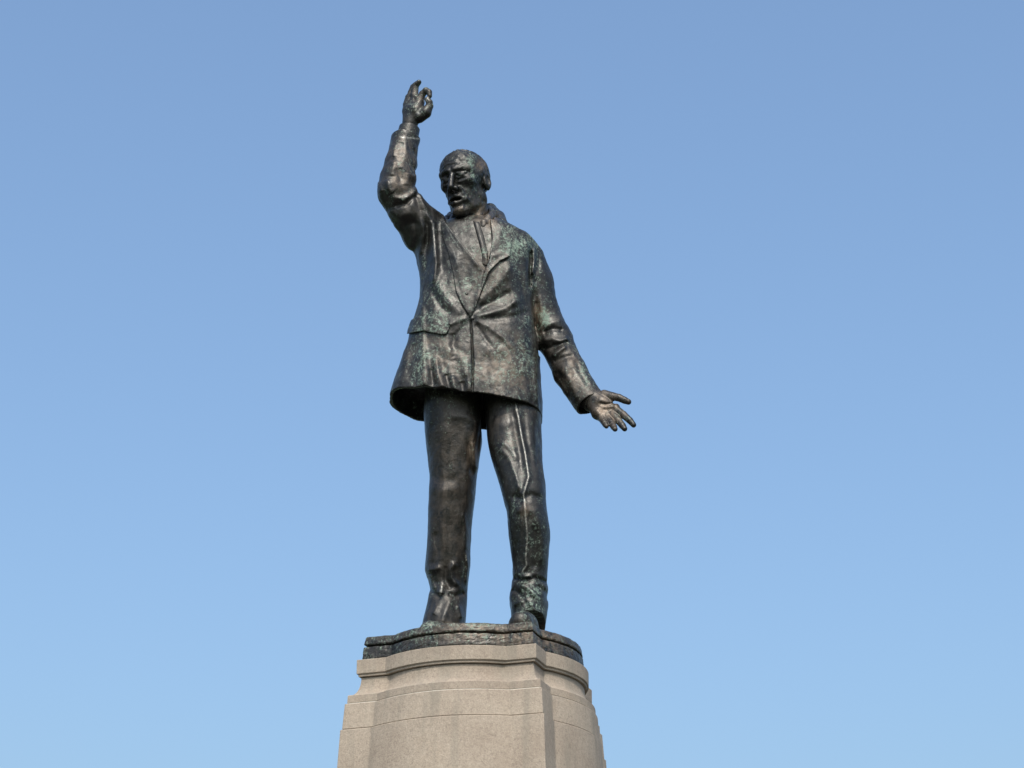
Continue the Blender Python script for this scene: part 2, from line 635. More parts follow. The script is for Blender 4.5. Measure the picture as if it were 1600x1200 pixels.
# shade painted into the bronze on leg, face, chest, sleeves, sides, under hem: (px, py, radius x, radius y, amount)
SHADE = [(632, 262, 28, 50, 0.55), (728, 380, 40, 45, 0.8), (700, 750, 50, 130, 1.3), (725, 290, 45, 50, 0.45), (635, 345, 40, 45, 0.6), (860, 480, 25, 60, 0.6), (845, 780, 20, 90, 0.5), (640, 560, 16, 70, 0.5), (690, 400, 30, 50, 0.35), (790, 640, 60, 20, 0.3), (645, 165, 25, 40, 0.4)]
# painted highlights on folds, seams and hand, plus the leg crease's pale run: (polyline, width px, strength)
GLINT_RUNS = [([(806, 632), (810, 651), (815, 681), (821, 708), (826, 745), (818, 772), (821, 803), (824, 840), (821, 872), (823, 883), (816, 893)], 1.0, 0.5),
        ([(728, 868), (730, 888), (728, 912)], 1.0, 0.6), ([(690, 916), (688, 928)], 1.8, 0.6),
        ([(698, 356), (707, 372), (720, 390)], 1.0, 0.2), ([(706, 383), (714, 410)], 1.2, 0.2), ([(677, 350), (679, 400)], 1.3, 0.35), ([(834, 388), (833, 418)], 1.0, 0.4),
        ([(625, 214), (640, 215), (655, 217)], 1.2, 0.5), ([(664, 158), (668, 154)], 2.0, 0.5), ([(650, 172), (655, 178)], 2.2, 0.5), ([(786, 690), (797, 700), (805, 712)], 1.6, 0.35)]


def paint(me):
    n = len(me.vertices)
    co = np.empty(n * 3, np.float32)
    me.vertices.foreach_get("co", co)
    co = co.reshape(-1, 3).astype(np.float64)
    u, v = project(co)
    g, r = np.zeros(n), np.zeros(n)
    for x, y, rx, ry, a, b in STAINS_AND_LIGHT:
        w = np.exp(-(((u - x) / rx) ** 2 + ((v - y) / ry) ** 2))
        g += a * w
        r += b * w
    pale = np.zeros(n)
    fr = co[:, 1] < 0.02
    for pts, w, a in GLINT_RUNS:
        dd, t = seg2(u, v, pts)
        pale = np.maximum(pale, a * np.exp(-(dd / w) ** 2) * fr)
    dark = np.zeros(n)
    for x, y, rx, ry, a in SHADE:
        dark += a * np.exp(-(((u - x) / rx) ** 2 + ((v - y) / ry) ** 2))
    at_ = me.color_attributes.new("patina_shade", 'FLOAT_COLOR', 'POINT')
    c = np.zeros((n, 4), np.float32)
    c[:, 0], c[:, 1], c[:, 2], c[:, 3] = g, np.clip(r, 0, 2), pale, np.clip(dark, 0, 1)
    at_.data.foreach_set("color", c.ravel())


def box_px(x0, y0, x1, y1, d0, d1):
    q = np.array([at(x, y, d) for x in (x0, x1) for y in (y0, y1) for d in (d0, d1)])
    return q.min(0), q.max(0)


def bronze_part(name, fn, bounds, h, parent):
    V, F = sculpt(fn, bounds[0], bounds[1], h)
    me = raw_mesh(name, V, F)
    o = link(name, me, BRONZE, parent)
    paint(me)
    return o


PARENT_INV["bronze_statue"] = Matrix.Translation((PX, PY, Z_TOP)).inverted()

# --- the cast base
def base_noise(o, amp, size, seed):
    me = o.data
    n = len(me.vertices)
    co = np.empty(n * 3, np.float32)
    me.vertices.foreach_get("co", co)
    co = co.reshape(-1, 3).astype(np.float64)
    keep = (co[:, 2] > Z_TOP + 0.004)
    dn = np.stack([vnoise(co, size, seed + i * 17.3) + 0.6 * vnoise(co, np.asarray(size) * 0.4, seed + i * 9.1) for i in range(3)], 1)
    co += dn * amp * keep[:, None]
    me.vertices.foreach_set("co", co.astype(np.float32).ravel())
    me.update()


def dense_course(name, rings, bow_in, parent, sub=9):
    """like course() but finely divided so that it can carry modelled relief"""
    bm = bmesh.new()
    loops = []
    for (z0, o0), (z1, o1) in zip(rings[:-1], rings[1:]):
        ns = max(1, int(abs(z1 - z0) / 0.008))
        for i in range(ns):
            t = i / ns
            loops.append((z0 + (z1 - z0) * t, o0 + (o1 - o0) * t))
    loops.append(rings[-1])
    vs = []
    for z, o in loops:
        p = plan(o, bow_in)
        q = []
        for i in range(len(p)):
            a, b = p[i], p[(i + 1) % len(p)]
            m = max(1, int(math.hypot(b[0] - a[0], b[1] - a[1]) / 0.009))
            q += [(a[0] + (b[0] - a[0]) * j / m, a[1] + (b[1] - a[1]) * j / m) for j in range(m)]
        vs.append(q)
    n = min(len(q) for q in vs)
    ref = vs[0]
    # resample every ring to the same count
    out = []
    for q in vs:
        m = len(q)
        if m != n:
            idx = np.linspace(0, m, n, endpoint=False)
            q = [(q[int(i)][0] + (q[(int(i) + 1) % m][0] - q[int(i)][0]) * (i - int(i)), q[int(i)][1] + (q[(int(i) + 1) % m][1] - q[int(i)][1]) * (i - int(i))) for i in idx]
        out.append(q)
    rows = [[bm.verts.new((x, y, z)) for x, y in q] for q, (z, o) in zip(out, loops)]
    for a, b in zip(rows[:-1], rows[1:]):
        for i in range(n):
            bm.faces.new((a[i], a[(i + 1) % n], b[(i + 1) % n], b[i]))
    bm.faces.new(rows[0][::-1])
    bm.faces.new(rows[-1])
    bmesh.ops.recalc_face_normals(bm, faces=bm.faces)
    me = bpy.data.meshes.new(name)
    bm.to_mesh(me)
    bm.free()
    o = link(name, me, BRONZE, parent)
    return o


b1 = dense_course("lower_plinth", [(Z_TOP + 0.002, -0.036), (Z_TOP + 0.006, -0.030), (Z_TOP + 0.016, -0.028), (Z_TOP + 0.082, -0.034), (Z_TOP + 0.090, -0.038), (Z_TOP + 0.096, -0.057)], 0.0, statue)
base_noise(b1, 0.0024, (0.032, 0.032, 0.018), 3)
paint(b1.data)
b2 = dense_course("upper_plinth", [(Z_TOP + 0.094, -0.060), (Z_TOP + 0.104, -0.052), (Z_TOP + 0.106, -0.038), (Z_TOP + 0.114, -0.036), (Z_BASE - 0.014, -0.043), (Z_BASE - 0.004, -0.050), (Z_BASE, -0.065)], 0.0, statue)
base_noise(b2, 0.0022, (0.036, 0.036, 0.018), 41)
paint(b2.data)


def P(px, py, d, r):
    return (at(px, py, d), r * U)


# --- jacket
TORSO = Loft([(343, 722, 766, -8, 20, 2.2), (349, 698, 779, -4, 42, 2.2), (358, 680, 794, -2, 52, 2.3), (367, 668, 811, 0, 57, 2.4), (376, 660, 832, 0, 60, 2.5), (386, 654, 838, 0, 63, 2.5), (410, 651, 838, 2, 66, 2.6),
              (440, 656, 834, 4, 67, 2.7), (470, 656, 833, 5, 66, 2.8), (490, 651, 834, 5, 66, 2.8), (520, 641, 838, 4, 68, 2.8),
              (560, 630, 842, 2, 71, 2.8), (600, 615, 845, 0, 75, 2.8), (630, 606, 846, 0, 78, 2.8), (680, 592, 848, 0, 82, 2.8)])
ARM_R = [P(700, 385, 0, 44), P(664, 361, 18, 37), P(638, 331, 36, 31), P(618, 301, 48, 28.5), P(622, 278, 47, 28), P(626, 256, 45, 25.5), P(634, 216, 40.5, 22.0), P(636, 205, 40, 22.2)]
ARM_L = [P(817, 408, -4, 36), P(832, 440, -6, 31), P(846, 485, -8, 27), P(866, 530, -8, 27), P(890, 582, 6, 24.5), P(932, 645, 24, 24.5)]
CUT_R = (at(634.5, 215.5, 40), at(634.5, 215.5, 40) - at(627, 256, 45))
CUT_L = (at(924, 631, 22), at(924, 631, 22) - at(893, 583, 6))


def plane(p, o_n):
    o, n = o_n
    return (p - o) @ (n / np.linalg.norm(n))


HEM_REF = at(738, 614, 72)[2]


def hem_z(p):
    x = (p[:, 0] - at(738, 614, 72)[0]) / U
    wav = 2.5 * np.sin(x * 0.16 + 0.6) * np.exp(-((x + 60) / 45) ** 2) + 2.0 * np.sin(x * 0.09)
    return HEM_REF - 0.135 * x * U + wav * U * 0.4


J_FOLDS = [
    # closing edge and the pull of the one fastened button
    ([(735, 496), (737, 520), (739, 570), (738, 622)], 1.3, -4.2), ([(731, 500), (733, 540), (734, 580), (732, 615)], 6.0, 0.8),
    ([(740, 495), (762, 490), (790, 482), (815, 464)], 5.5, 3.6), ([(748, 482), (770, 472), (800, 455)], 5, -3.2), ([(744, 470), (765, 455), (785, 435), (800, 410)], 8, 3.2),
    ([(741, 500), (760, 508), (785, 526), (805, 548)], 5, 2.6), ([(742, 506), (752, 520), (770, 545)], 4, -1.8), ([(765, 498), (800, 496), (828, 486)], 5, -2.4),
    ([(732, 497), (715, 500), (700, 508)], 4, 1.8), ([(731, 503), (716, 520), (704, 545)], 4.5, -1.8),
    # raised flap of cloth at the left hem
    ([(664, 552), (666, 580), (663, 604)], 6.0, 4.0), ([(674, 575), (678, 604)], 4.5, -2.6), ([(680, 556), (684, 585), (694, 610)], 6.5, 4.2), ([(697, 584), (704, 612)], 5, -3.0),
    ([(706, 586), (712, 616)], 6.5, 3.6), ([(721, 596), (724, 616)], 5.5, -2.6), ([(729, 560), (733, 612)], 6, 2.2), ([(700, 545), (720, 560), (728, 590)], 6, 1.8),
    ([(690, 540), (668, 545), (650, 560)], 5, 1.4), ([(706, 520), (712, 560)], 6, -1.8),
    # side seam and side of the skirt
    ([(658, 445), (660, 500), (661, 560), (656, 602)], 5, 3.0), ([(648, 535), (640, 595)], 6, -2.0), ([(634, 545), (624, 600)], 6, 1.6),
    # drag lines from the raised arm
    ([(675, 340), (678, 375), (681, 412), (676, 445)], 5.0, 5.2), ([(689, 360), (690, 395), (694, 430)], 7.0, -3.2), ([(667, 345), (668, 380), (665, 425)], 4.6, -3.6), ([(658, 328), (662, 365), (656, 398)], 4.6, 2.8),
    ([(648, 345), (651, 370), (646, 395)], 4.5, -2.0), ([(682, 440), (700, 470), (722, 492)], 7, 3.0), ([(672, 450), (690, 480), (704, 492)], 5, -2.6),
    ([(655, 300), (664, 322), (672, 345)], 4, 2.6), ([(648, 306), (656, 328), (664, 352)], 3.5, -2.4), ([(640, 420), (655, 450), (660, 480)], 5, -2), ([(705, 400), (700, 430), (692, 455)], 6, -1.6),
    # sleeve of the raised arm
    ([(652, 292), (644, 305), (630, 311), (612, 308)], 4.5, 3.6), ([(648, 304), (636, 318), (616, 322)], 4, -3.4), ([(604, 280), (608, 295), (613, 302)], 5.5, 3.6), ([(615, 250), (612, 275)], 5, 2.2), ([(624, 262), (626, 288)], 5, -2.0),
    ([(640, 270), (636, 290)], 5, 2.0), ([(646, 230), (644, 258), (648, 275)], 4, -2.0), ([(628, 222), (626, 245)], 5, -1.6), ([(617, 225), (614, 245)], 3.5, 1.6), ([(606, 330), (625, 338), (645, 332)], 6, 2.2), ([(612, 345), (632, 352), (652, 345)], 5, -2.2),
    ([(590, 284), (596, 300)], 4, 2.0),
    # seam and folds at the lowered shoulder
    ([(834, 385), (835, 410), (832, 430)], 2.6, 3.0), ([(829, 390), (828, 420), (828, 452)], 3.2, -4.5), ([(840, 388), (842, 420)], 3, -1.6), ([(822, 375), (826, 392)], 3, 1.4), ([(836, 440), (845, 470), (846, 500)], 6, 1.8), ([(838, 470), (838, 515)], 4, -3.0),
    ([(848, 532), (862, 529), (876, 533), (890, 528)], 4.6, 3.6), ([(846, 543), (862, 543), (878, 537), (888, 534)], 4.0, -3.2), ([(862, 557), (874, 548), (884, 540)], 4.0, 3.8), ([(864, 565), (880, 560), (897, 556)], 4.0, -2.6),
    ([(848, 520), (864, 514), (880, 516)], 4.2, -3.4), ([(852, 508), (868, 502), (878, 500)], 5, 2.2), ([(880, 575), (892, 600), (902, 625)], 6, 2.2), ([(898, 560), (908, 585), (920, 605)], 4, -2.0), ([(870, 578), (884, 602), (896, 628)], 5, -1.8),
    # chest
    ([(790, 420), (800, 445), (805, 480)], 7, 1.8), ([(815, 430), (818, 470), (815, 505)], 6, -1.8), ([(770, 400), (785, 395), (800, 398)], 4, 1.2),
    ([(780, 540), (800, 560), (812, 590)], 8, 1.8), ([(760, 550), (770, 590), (775, 620)], 7, -1.6), ([(815, 560), (822, 600), (828, 628)], 6, 1.4), ([(835, 560), (838, 600), (840, 630)], 4, 1.5),
]


def modelling(p, amp=1.0):
    return _modelling(p, amp) + amp * U * 0.9 * (0.32 - np.abs(vnoise(p, (0.13, 0.13, 0.22), 14.2)) - 0.5 * np.abs(vnoise(p, (0.07, 0.07, 0.09), 31.4)))


def _modelling(p, amp=1.0):
    """the sculptor's uneven surface"""
    return amp * U * (1.5 * vnoise(p, (0.20, 0.20, 0.30), 3.1) + 1.0 * vnoise(p, (0.085, 0.085, 0.12), 11.7) + 0.35 * vnoise(p, 0.036, 23.9) + 0.12 * vnoise(p, 0.018, 5.9))


def jacket_outer(p, full=False):
    t = TORSO(p)
    d = smin(t, np.maximum(chain(p, ARM_R, 0.03), plane(p, CUT_R)), 0.055)
    d = smin(d, np.maximum(chain(p, ARM_L, 0.03), plane(p, CUT_L)), 0.028)
    near = np.abs(d) < 0.10
    if near.any():
        q = p[near]
        u, v = project(q)
        f = folds(u, v, J_FOLDS) * sstep(-30, 5, -q[:, 1] / U)
        d[near] -= f + modelling(q)
    return (d, t) if full else d


SHIRT = [(686, 338), (700, 330), (764, 332), (770, 350), (771, 380), (766, 408), (758, 428), (740, 412)]
TIE = [(739, 345), (749, 347), (757, 372), (763, 398), (760, 416), (754, 412), (752, 392), (745, 366)]
VNECK = [(692, 330), (772, 330), (772, 352), (770, 380), (764, 408), (757, 425), (727, 390), (697, 350)]
LAPEL_A = [(688, 346), (697, 348), (727, 388), (757, 423), (753, 450), (744, 474), (735, 496), (722, 476), (712, 455), (708, 428), (701, 398), (691, 370)]
LAPEL_B = [(766, 342), (786, 346), (801, 372), (797, 400), (781, 408), (764, 425), (752, 455), (743, 481), (736, 496), (745, 458), (756, 426), (765, 404), (769, 372)]
FLAP = [(630, 508), (650, 495), (672, 494), (704, 505), (701, 517), (697, 522), (690, 523), (660, 517), (636, 522)]


def front(p, d0=0.0):
    return -p[:, 1] / U - d0


_cache = {}


def jacket(p):
    d, t = jacket_outer(p, True)
    u, v = project(p)
    # neckline cut back for the waistcoat, shirt and tie
    k = np.nonzero((u > 680) & (u < 778) & (v > 325) & (v < 500) & (p[:, 1] < 0) & (np.abs(d) < 0.15))[0]
    if k.size:
        cut = poly2(u[k], v[k], VNECK)
        d[k] += np.where(cut < 0, 9 * U * sstep(0, 1.6, -cut), 0)
    # hollow skirt and sleeves
    hz = hem_z(p)
    d = np.maximum(d, -np.maximum(t + 6 * U, p[:, 2] - (hz + 34 * U)))
    left = (u > 850) & (v > 520)
    right = (v < 300) & (u < 670)
    d = np.where(left | right, d, np.maximum(d, hz - p[:, 2]))
    for m, arm, cut, r, dep in ((left, ARM_L, CUT_L, 3.2, 16), (right, ARM_R, CUT_R, 3.0, 10)):
        k = np.nonzero(m)[0]
        if k.size:
            q = p[k]
            d[k] = np.maximum(d[k], -np.maximum(chain(q, [(c, rr - r * U) for c, rr in arm], 0.03), -(plane(q, cut) + dep * U)))
    return d


def layer(poly, up, down, fmin=0.0, soft=1.2, extra=None):
    """a layer of cloth following the jacket's surface inside a traced outline; up/down = heights in px over it"""
    def fn(p):
        d = jacket_outer(p)
        u, v = project(p)
        c = poly2(u, v, poly) * U
        e = np.zeros(len(p)) if extra is None else extra(p, u, v) * U
        s = smax(d - up * U - e, c, soft * U)
        s = np.maximum(s, -(d + down * U))
        return np.maximum(s, (fmin - front(p)) * U)
    return fn


jk = bronze_part("jacket", jacket, box_px(560, 195, 965, 690, 110, -100), 0.0053, statue)


def poly_box(poly, d0, d1, m=8):
    xs, ys = [q[0] for q in poly], [q[1] for q in poly]
    return box_px(min(xs) - m, min(ys) - m, max(xs) + m, max(ys) + m, d0, d1)


bronze_part("lapel", layer(LAPEL_A, 3.4, 4, soft=0.6, extra=lambda p, u, v: 1.8 * np.exp(-(seg2(u, v, [(697, 349), (727, 389), (756, 424), (746, 468)])[0] / 6) ** 2) + 1.6 * np.exp(-(seg2(u, v, [(712, 400), (722, 440), (733, 485)])[0] / 7) ** 2)), poly_box(LAPEL_A, 100, 0), 0.005, jk)
bronze_part("lapel", layer(LAPEL_B, 3.2, 4, soft=0.6, extra=lambda p, u, v: 2.2 * np.exp(-(seg2(u, v, [(797, 400), (764, 425), (745, 478)])[0] / 6) ** 2)), poly_box(LAPEL_B, 100, 0), 0.005, jk)
bronze_part("pocket_flap", layer(FLAP, 2.4, 2, -20, soft=0.8, extra=lambda p, u, v: 1.4 * sstep(500, 522, v)), poly_box(FLAP, 100, -40), 0.0055, jk)
bronze_part("shirt", layer(SHIRT, -6.5, 14), poly_box(SHIRT, 100, -10), 0.0055, statue)
bronze_part("tie", layer(TIE, -3.4, 12, extra=lambda p, u, v: 0.7 * np.sin((u - v * 0.26) * 0.55)), poly_box(TIE, 100, 0), 0.0050, statue)


def button(px, py, r, off, parent):
    # find the jacket surface under this pixel
    ds = np.linspace(110, 20, 400)
    pts = np.array([at(px, py, d) for d in ds])
    f = jacket_outer(pts)
    i = int(np.argmax(f < -off * U))
    c = pts[i]
    bm = bmesh.new()
    bmesh.ops.create_uvsphere(bm, u_segments=16, v_segments=8, radius=r * U)
    for vt in bm.verts:
        vt.co = Vector((vt.co.x, vt.co.y * 1, vt.co.z * 0.45))
    bmesh.ops.rotate(bm, verts=bm.verts, matrix=Matrix.Rotation(RAD(90), 3, 'X'))
    bmesh.ops.translate(bm, verts=bm.verts, vec=Vector(c))
    me = bpy.data.meshes.new("button")
    bm.to_mesh(me)
    bm.free()
    for q in me.polygons:
        q.use_smooth = True
    o = link("button", me, BRONZE, parent)
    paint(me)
    return o


button(738, 497, 3.4, -0.5, jk)
button(729, 459, 2.8, -4.6, jk)

# --- trousers
LEG_A = Loft([(560, 664, 756, 2, 50, 2.3), (600, 664, 754, 2, 50, 2.3), (640, 662, 752, 1, 49, 2.3), (690, 665, 754, -2, 46, 2.3), (720, 668, 749, -6, 44, 2.2), (740, 671, 745, -8, 43, 2.2), (780, 669, 742, -13, 42, 2.2),
              (830, 668, 736, -21, 40, 2.2), (878, 665, 735, -29, 40, 2.2), (892, 664, 734, -31, 39, 2.2), (920, 672, 731, -35, 36, 2.2), (945, 667, 730, -36, 40, 2.2), (975, 659, 728, -34, 46, 2.2), (1010, 656, 727, -34, 46, 2.2)])
LEG_B = Loft([(560, 750, 844, -2, 50, 2.3), (600, 752, 845, 0, 50, 2.3), (640, 757, 846, 6, 49, 2.3), (685, 761, 846, 16, 46, 2.3), (720, 769, 848, 25, 44, 2.2), (760, 782, 853, 35, 43, 2.2), (800, 793, 854, 40, 42, 2.2),
              (832, 795, 860, 38, 41, 2.2), (880, 800, 857, 28, 38, 2.2), (905, 801, 855, 23, 36, 2.2), (935, 796, 858, 20, 40, 2.2), (955, 799, 855, 20, 43, 2.2), (1010, 802, 848, 20, 43, 2.2)])
T_FOLDS = [
    ([(803, 628), (810, 651), (815, 681), (821, 708), (826, 745), (818, 772), (821, 803), (824, 840), (821, 872), (823, 883), (816, 893)], 3.6, 2.8),
    ([(799, 640), (806, 680), (812, 712), (816, 740)], 5, -2.4), ([(818, 640), (823, 690), (833, 730)], 4.5, -2.0), ([(780, 700), (795, 715), (806, 745), (812, 768)], 4.5, 2.4), ([(784, 690), (800, 700), (808, 720)], 5, 1.5),
    ([(800, 775), (816, 780), (830, 774), (848, 780)], 6, -3.0), ([(806, 800), (820, 795), (840, 802)], 7, 2.2), ([(838, 800), (846, 840), (846, 880)], 5, 2.0), ([(834, 820), (836, 860), (834, 890)], 4.5, -2.4),
    ([(808, 820), (808, 860), (806, 890)], 5, -1.6), ([(802, 902), (815, 908), (835, 903), (854, 910)], 4, -4.0), ([(812, 912), (824, 918), (838, 932)], 5, 3.8), ([(816, 900), (832, 902)], 3, 3.0), ([(800, 920), (812, 928), (824, 945)], 4, -3.0),
    ([(826, 940), (838, 955), (850, 960)], 4, 2.4), ([(800, 946), (812, 940), (826, 938)], 4, 2.4), ([(840, 915), (852, 925), (856, 940)], 4, -2.5),
    # other leg
    ([(668, 890), (678, 890), (688, 886)], 4.5, 3.6), ([(672, 897), (675, 912), (680, 920)], 3.5, 2.6), ([(712, 878), (704, 890), (706, 905), (716, 915)], 4.8, 4.2), ([(690, 914), (688, 928)], 5, 4.6),
    ([(666, 902), (676, 925), (690, 935)], 4, -3.4), ([(698, 884), (696, 905), (704, 922)], 4.5, -3.6), ([(700, 928), (712, 932), (726, 926)], 4, -3.2), ([(704, 936), (696, 956), (690, 974)], 5, 2.2), ([(684, 945), (676, 960)], 4, 2.4), ([(716, 945), (722, 966)], 4, 2.6),
    ([(728, 862), (731, 885), (728, 912)], 2.6, 2.6), ([(692, 640), (690, 720), (694, 800), (692, 870)], 7, 2.0), ([(715, 660), (722, 720), (718, 790)], 9, -1.6), ([(738, 690), (741, 715), (745, 735)], 3.5, 2.4), ([(732, 690), (734, 720), (738, 745)], 4, -2.4),
    ([(672, 745), (690, 752), (715, 748)], 8, -1.6), ([(674, 762), (695, 768), (720, 762)], 9, 0.9), ([(674, 660), (674, 720)], 5, -1.2), ([(724, 800), (728, 830), (727, 860)], 4, 2.0), ([(680, 830), (684, 860), (676, 885)], 6, -2.0),
    ([(752, 655), (748, 685), (746, 705)], 3, -2.0), ([(700, 650), (730, 652), (748, 662)], 6, 1.6), ([(770, 660), (790, 664), (806, 655)], 6, 1.2), ([(840, 660), (840, 730)], 4, -1.4),
]
HEM_B0 = at(815, 955, 62)


def trousers(p):
    a, b = LEG_A(p), LEG_B(p)
    d = smin(a, b, 0.030)
    near = np.abs(d) < 0.12
    if near.any():
        q = p[near]
        u, v = project(q)
        f = folds(u, v, T_FOLDS) * sstep(-25, 8, -q[:, 1] / U + np.where(u < 757, np.clip((v - 640) * 0.11, 0, 36), 0))
        d = d.copy()
        d[near] = d[near] - f - modelling(q, 0.55)
    # cloth breaks over the shoe in front and falls to the heel behind
    xb = at(790, 900, 20)[0] - 0.15
    hem = HEM_B0[2] - (p[:, 1] - HEM_B0[1]) * -0.0 - np.clip(p[:, 1] - HEM_B0[1], 0, 1) * 0.30
    side = p[:, 0] > xb
    d = np.where(side, np.maximum(d, np.maximum(hem, Z_BASE + 0.004) - p[:, 2]), np.maximum(d, Z_BASE + 0.012 - p[:, 2]))
    return d


tr = bronze_part("trousers", trousers, box_px(640, 575, 885, 1012, 110, -100), 0.0058, statue)

# --- shoes
def shoe(heel, ball, toe, hh):
    (hx, hd), (bx, bd), (tx, td) = heel, ball, toe

    def fn(p):
        A, B, C = atz(hx, hd, Z_BASE + 0.080), atz(bx, bd, Z_BASE + 0.070), atz(tx, td, Z_BASE + 0.058)
        I = atz((hx + bx) / 2, (hd + bd) / 2 - 6, Z_BASE + 0.13)
        d = chain(p, [(A, 17 * U), (B, 20.5 * U), (C, 16.5 * U)], 0.03)
        d = smin(d, cone(p, A + (0, 0, 0.09), 15 * U, I, 13 * U), 0.06)
        sole = chain(p, [(A * (1, 1, 0) + (0, 0, Z_BASE), 18.5 * U), (B * (1, 1, 0) + (0, 0, Z_BASE), 22 * U), (C * (1, 1, 0) + (0, 0, Z_BASE), 18.5 * U)], 0.03)
        sole = np.maximum(sole, p[:, 2] - (Z_BASE + 0.028))
        d = np.minimum(d, sole) - 0.4 * modelling(p)
        return np.maximum(d, Z_BASE - 0.004 - p[:, 2])
    q = np.array([atz(hx, hd, Z_BASE), atz(bx, bd, Z_BASE), atz(tx, td, Z_BASE)])
    lo, hi = q.min(0) - 0.13, q.max(0) + 0.13
    hi[2] += 0.2
    return fn, (lo, hi)


for args in (((827, 8), (817, 82), (813.5, 110), 0), ((698, -32), (682, 30), (672, 60), 0)):
    fn, bb = shoe(*args)
    bronze_part("shoe", fn, bb, 0.0065, statue)

# --- body: head, neck, trunk, limbs and hands in one surface
HC = at(725.5, 288, 24)
yaw, pit, rol = RAD(-27), RAD(10), RAD(-3)
# head axes: x = figure's left, y = out of the face, z = up
Rz = Matrix.Rotation(yaw, 3, 'Z')
Rh = Rz @ Matrix.Rotation(pit, 3, 'X') @ Matrix.Rotation(rol, 3, 'Y')
HX = np.array(Rh @ Vector((1, 0, 0)))
HY = np.array(Rh @ Vector((0, -1, 0)))
HZ = np.array(Rh @ Vector((0, 0, 1)))


def head_local(p):
    q = (p - HC) / U
    return np.stack([q @ HX / 0.98, q @ HY, q @ HZ], 1)


def A3(*v):
    return np.array(v, float)


def head_px(q):
    """head in pixel units, local axes"""
    s = q.copy()
    s[:, 0] = np.abs(s[:, 0])
    d = ellipsoid(q, (0, -9, 17), (37.5, 46, 40))
    d = smin(d, ellipsoid(q, (0, 12, 18), (33, 28, 34)), 10)
    d = smin(d, ellipsoid(q, (0, 9, -18), (29, 29, 38)), 10)
    d = smin(d, cone(s, A3(5, 25, -53), 8.5, A3(24.5, -6, -26), 8), 12)
    d = smin(d, ellipsoid(q, (0, 31, -54), (11, 9.5, 9.5)), 7)
    # cheekbones and brow
    d = smin(d, sphere(s, A3(21.0, 24.5, -5), 8.8), 9)
    d = smin(d, cone(s, A3(5, 40.5, 12.5), 4.4, A3(25, 29, 13), 4.4), 6)
    # hollow temples, cheeks and eye sockets
    d = smax(d, -ellipsoid(s, (41, 20, 18), (7, 14, 14)), 9)
    d = smax(d, -ellipsoid(s, (33, 24, -31), (8, 16, 13)), 10)
    d = smax(d, -ellipsoid(s, (14.0, 44, 4.0), (10.5, 9.4, 6.4)), 3.0)
    d = smin(d, sphere(s, A3(14.0, 30.6, 3.0), 8.0), 1.0)
    d = smin(d, cone(s, A3(7, 38.3, 6.6), 1.8, A3(22, 34.3, 5.2), 1.8), 1.2)      # upper lid
    d = smin(d, cone(s, A3(8, 37.8, -1.6), 1.5, A3(21, 33.8, -1.8), 1.5), 1.5)     # lower lid
    d = smin(d, cone(s, A3(9, 37.0, -8.5), 1.8, A3(21, 33, -7.5), 1.8), 4)       # bag under the eye
    # long nose
    d = smin(d, cone(q, A3(0, 39.5, 8), 3.8, A3(0, 51.5, -18), 5.0), 5)
    d = smin(d, sphere(s, A3(5.6, 45, -20), 4.2), 3)
    d = smax(d, -sphere(s, A3(3.4, 47.5, -24.5), 2.4), 1.5)
    # folds from nose to mouth
    d = smin(d, cone(s, A3(9.5, 39, -18), 2.8, A3(15.5, 31.5, -37), 2.8), 4)
    d = smax(d, -cone(s, A3(8.4, 42.4, -21), 1.2, A3(12.8, 37.2, -36), 1.2), 2.5)
    # open mouth, lips with a heavy lower one, chin crease
    d = smin(d, ellipsoid(q, (0, 33.5, -35), (14, 8.5, 12)), 6)
    d = smax(d, -ellipsoid(q, (0, 43, -37.0), (12.2, 11, 4.0)), 1.4)
    d = smin(d, cone(s, A3(0, 40.6, -30.8), 2.4, A3(11.5, 35.4, -35.2), 1.6), 3)
    d = smin(d, cone(s, A3(0, 40.4, -43.4), 3.0, A3(10.5, 35.4, -40.2), 1.6), 3)
    d = smax(d, -cone(s, A3(0, 42.6, -49), 2.2, A3(8, 39.5, -48), 1.8), 3)
    # ears
    ear = ellipsoid(s, (35.6, -12, -2), (4.8, 10.0, 15.0))
    ear = smax(ear, -ellipsoid(s, (40.4, -9.5, -0.5), (4.0, 6.0, 9.5)), 1.6)
    d = smin(d, ear, 2.5)
    # neck with its two cords
    d = smin(d, cone(q, A3(0, -10, -30), 26.5, A3(0, -19, -88), 29.5), 7)
    d = smin(d, cone(s, A3(25, -10, -32), 6, A3(9, 11, -88), 6), 6)
    d = smin(d, ellipsoid(q, (0, 17, -68), (6, 6, 9)), 7)
    return d


def fingers(defs):
    """each finger: list of (px, py, depth, radius)"""
    return [[P(*j) for j in f] for f in defs]


# lowered open hand, palm to the viewer
HAND_L = fingers([
    [(962, 640, 43, 7.0), (974, 648, 50, 5.8), (984, 657, 56, 5.2), (990, 664, 58, 4.2)],
    [(957, 648, 43, 7.0), (966, 657, 52, 5.8), (972.5, 665, 58, 5.2), (976, 670, 62, 4.2)],
    [(949, 653, 43, 6.8), (955, 661, 53, 5.6), (959, 667, 60, 5.0), (961, 670.5, 65, 4.1)],
    [(940, 653, 42, 6.2), (943.5, 659, 50, 5.2), (946, 663.5, 56, 4.6), (947.5, 666, 60, 3.8)],
    [(944, 618, 34, 9.0), (957, 620.5, 40, 7.6), (967, 621.5, 45, 6.0), (976, 625.5, 48, 5.4), (982, 628, 49, 4.5)]])
PALM_L = [[P(928, 624, 26, 15), P(941, 632, 33, 14), P(961, 638, 41, 8)], [P(930, 626, 27, 13), P(945, 641, 35, 10), P(957, 647, 41, 8)],
          [P(929, 628, 27, 13), P(941, 646, 35, 10), P(948, 652, 41, 8)], [P(927, 631, 27, 12), P(934, 646, 35, 9.5), P(940, 652, 40, 7.5)]]
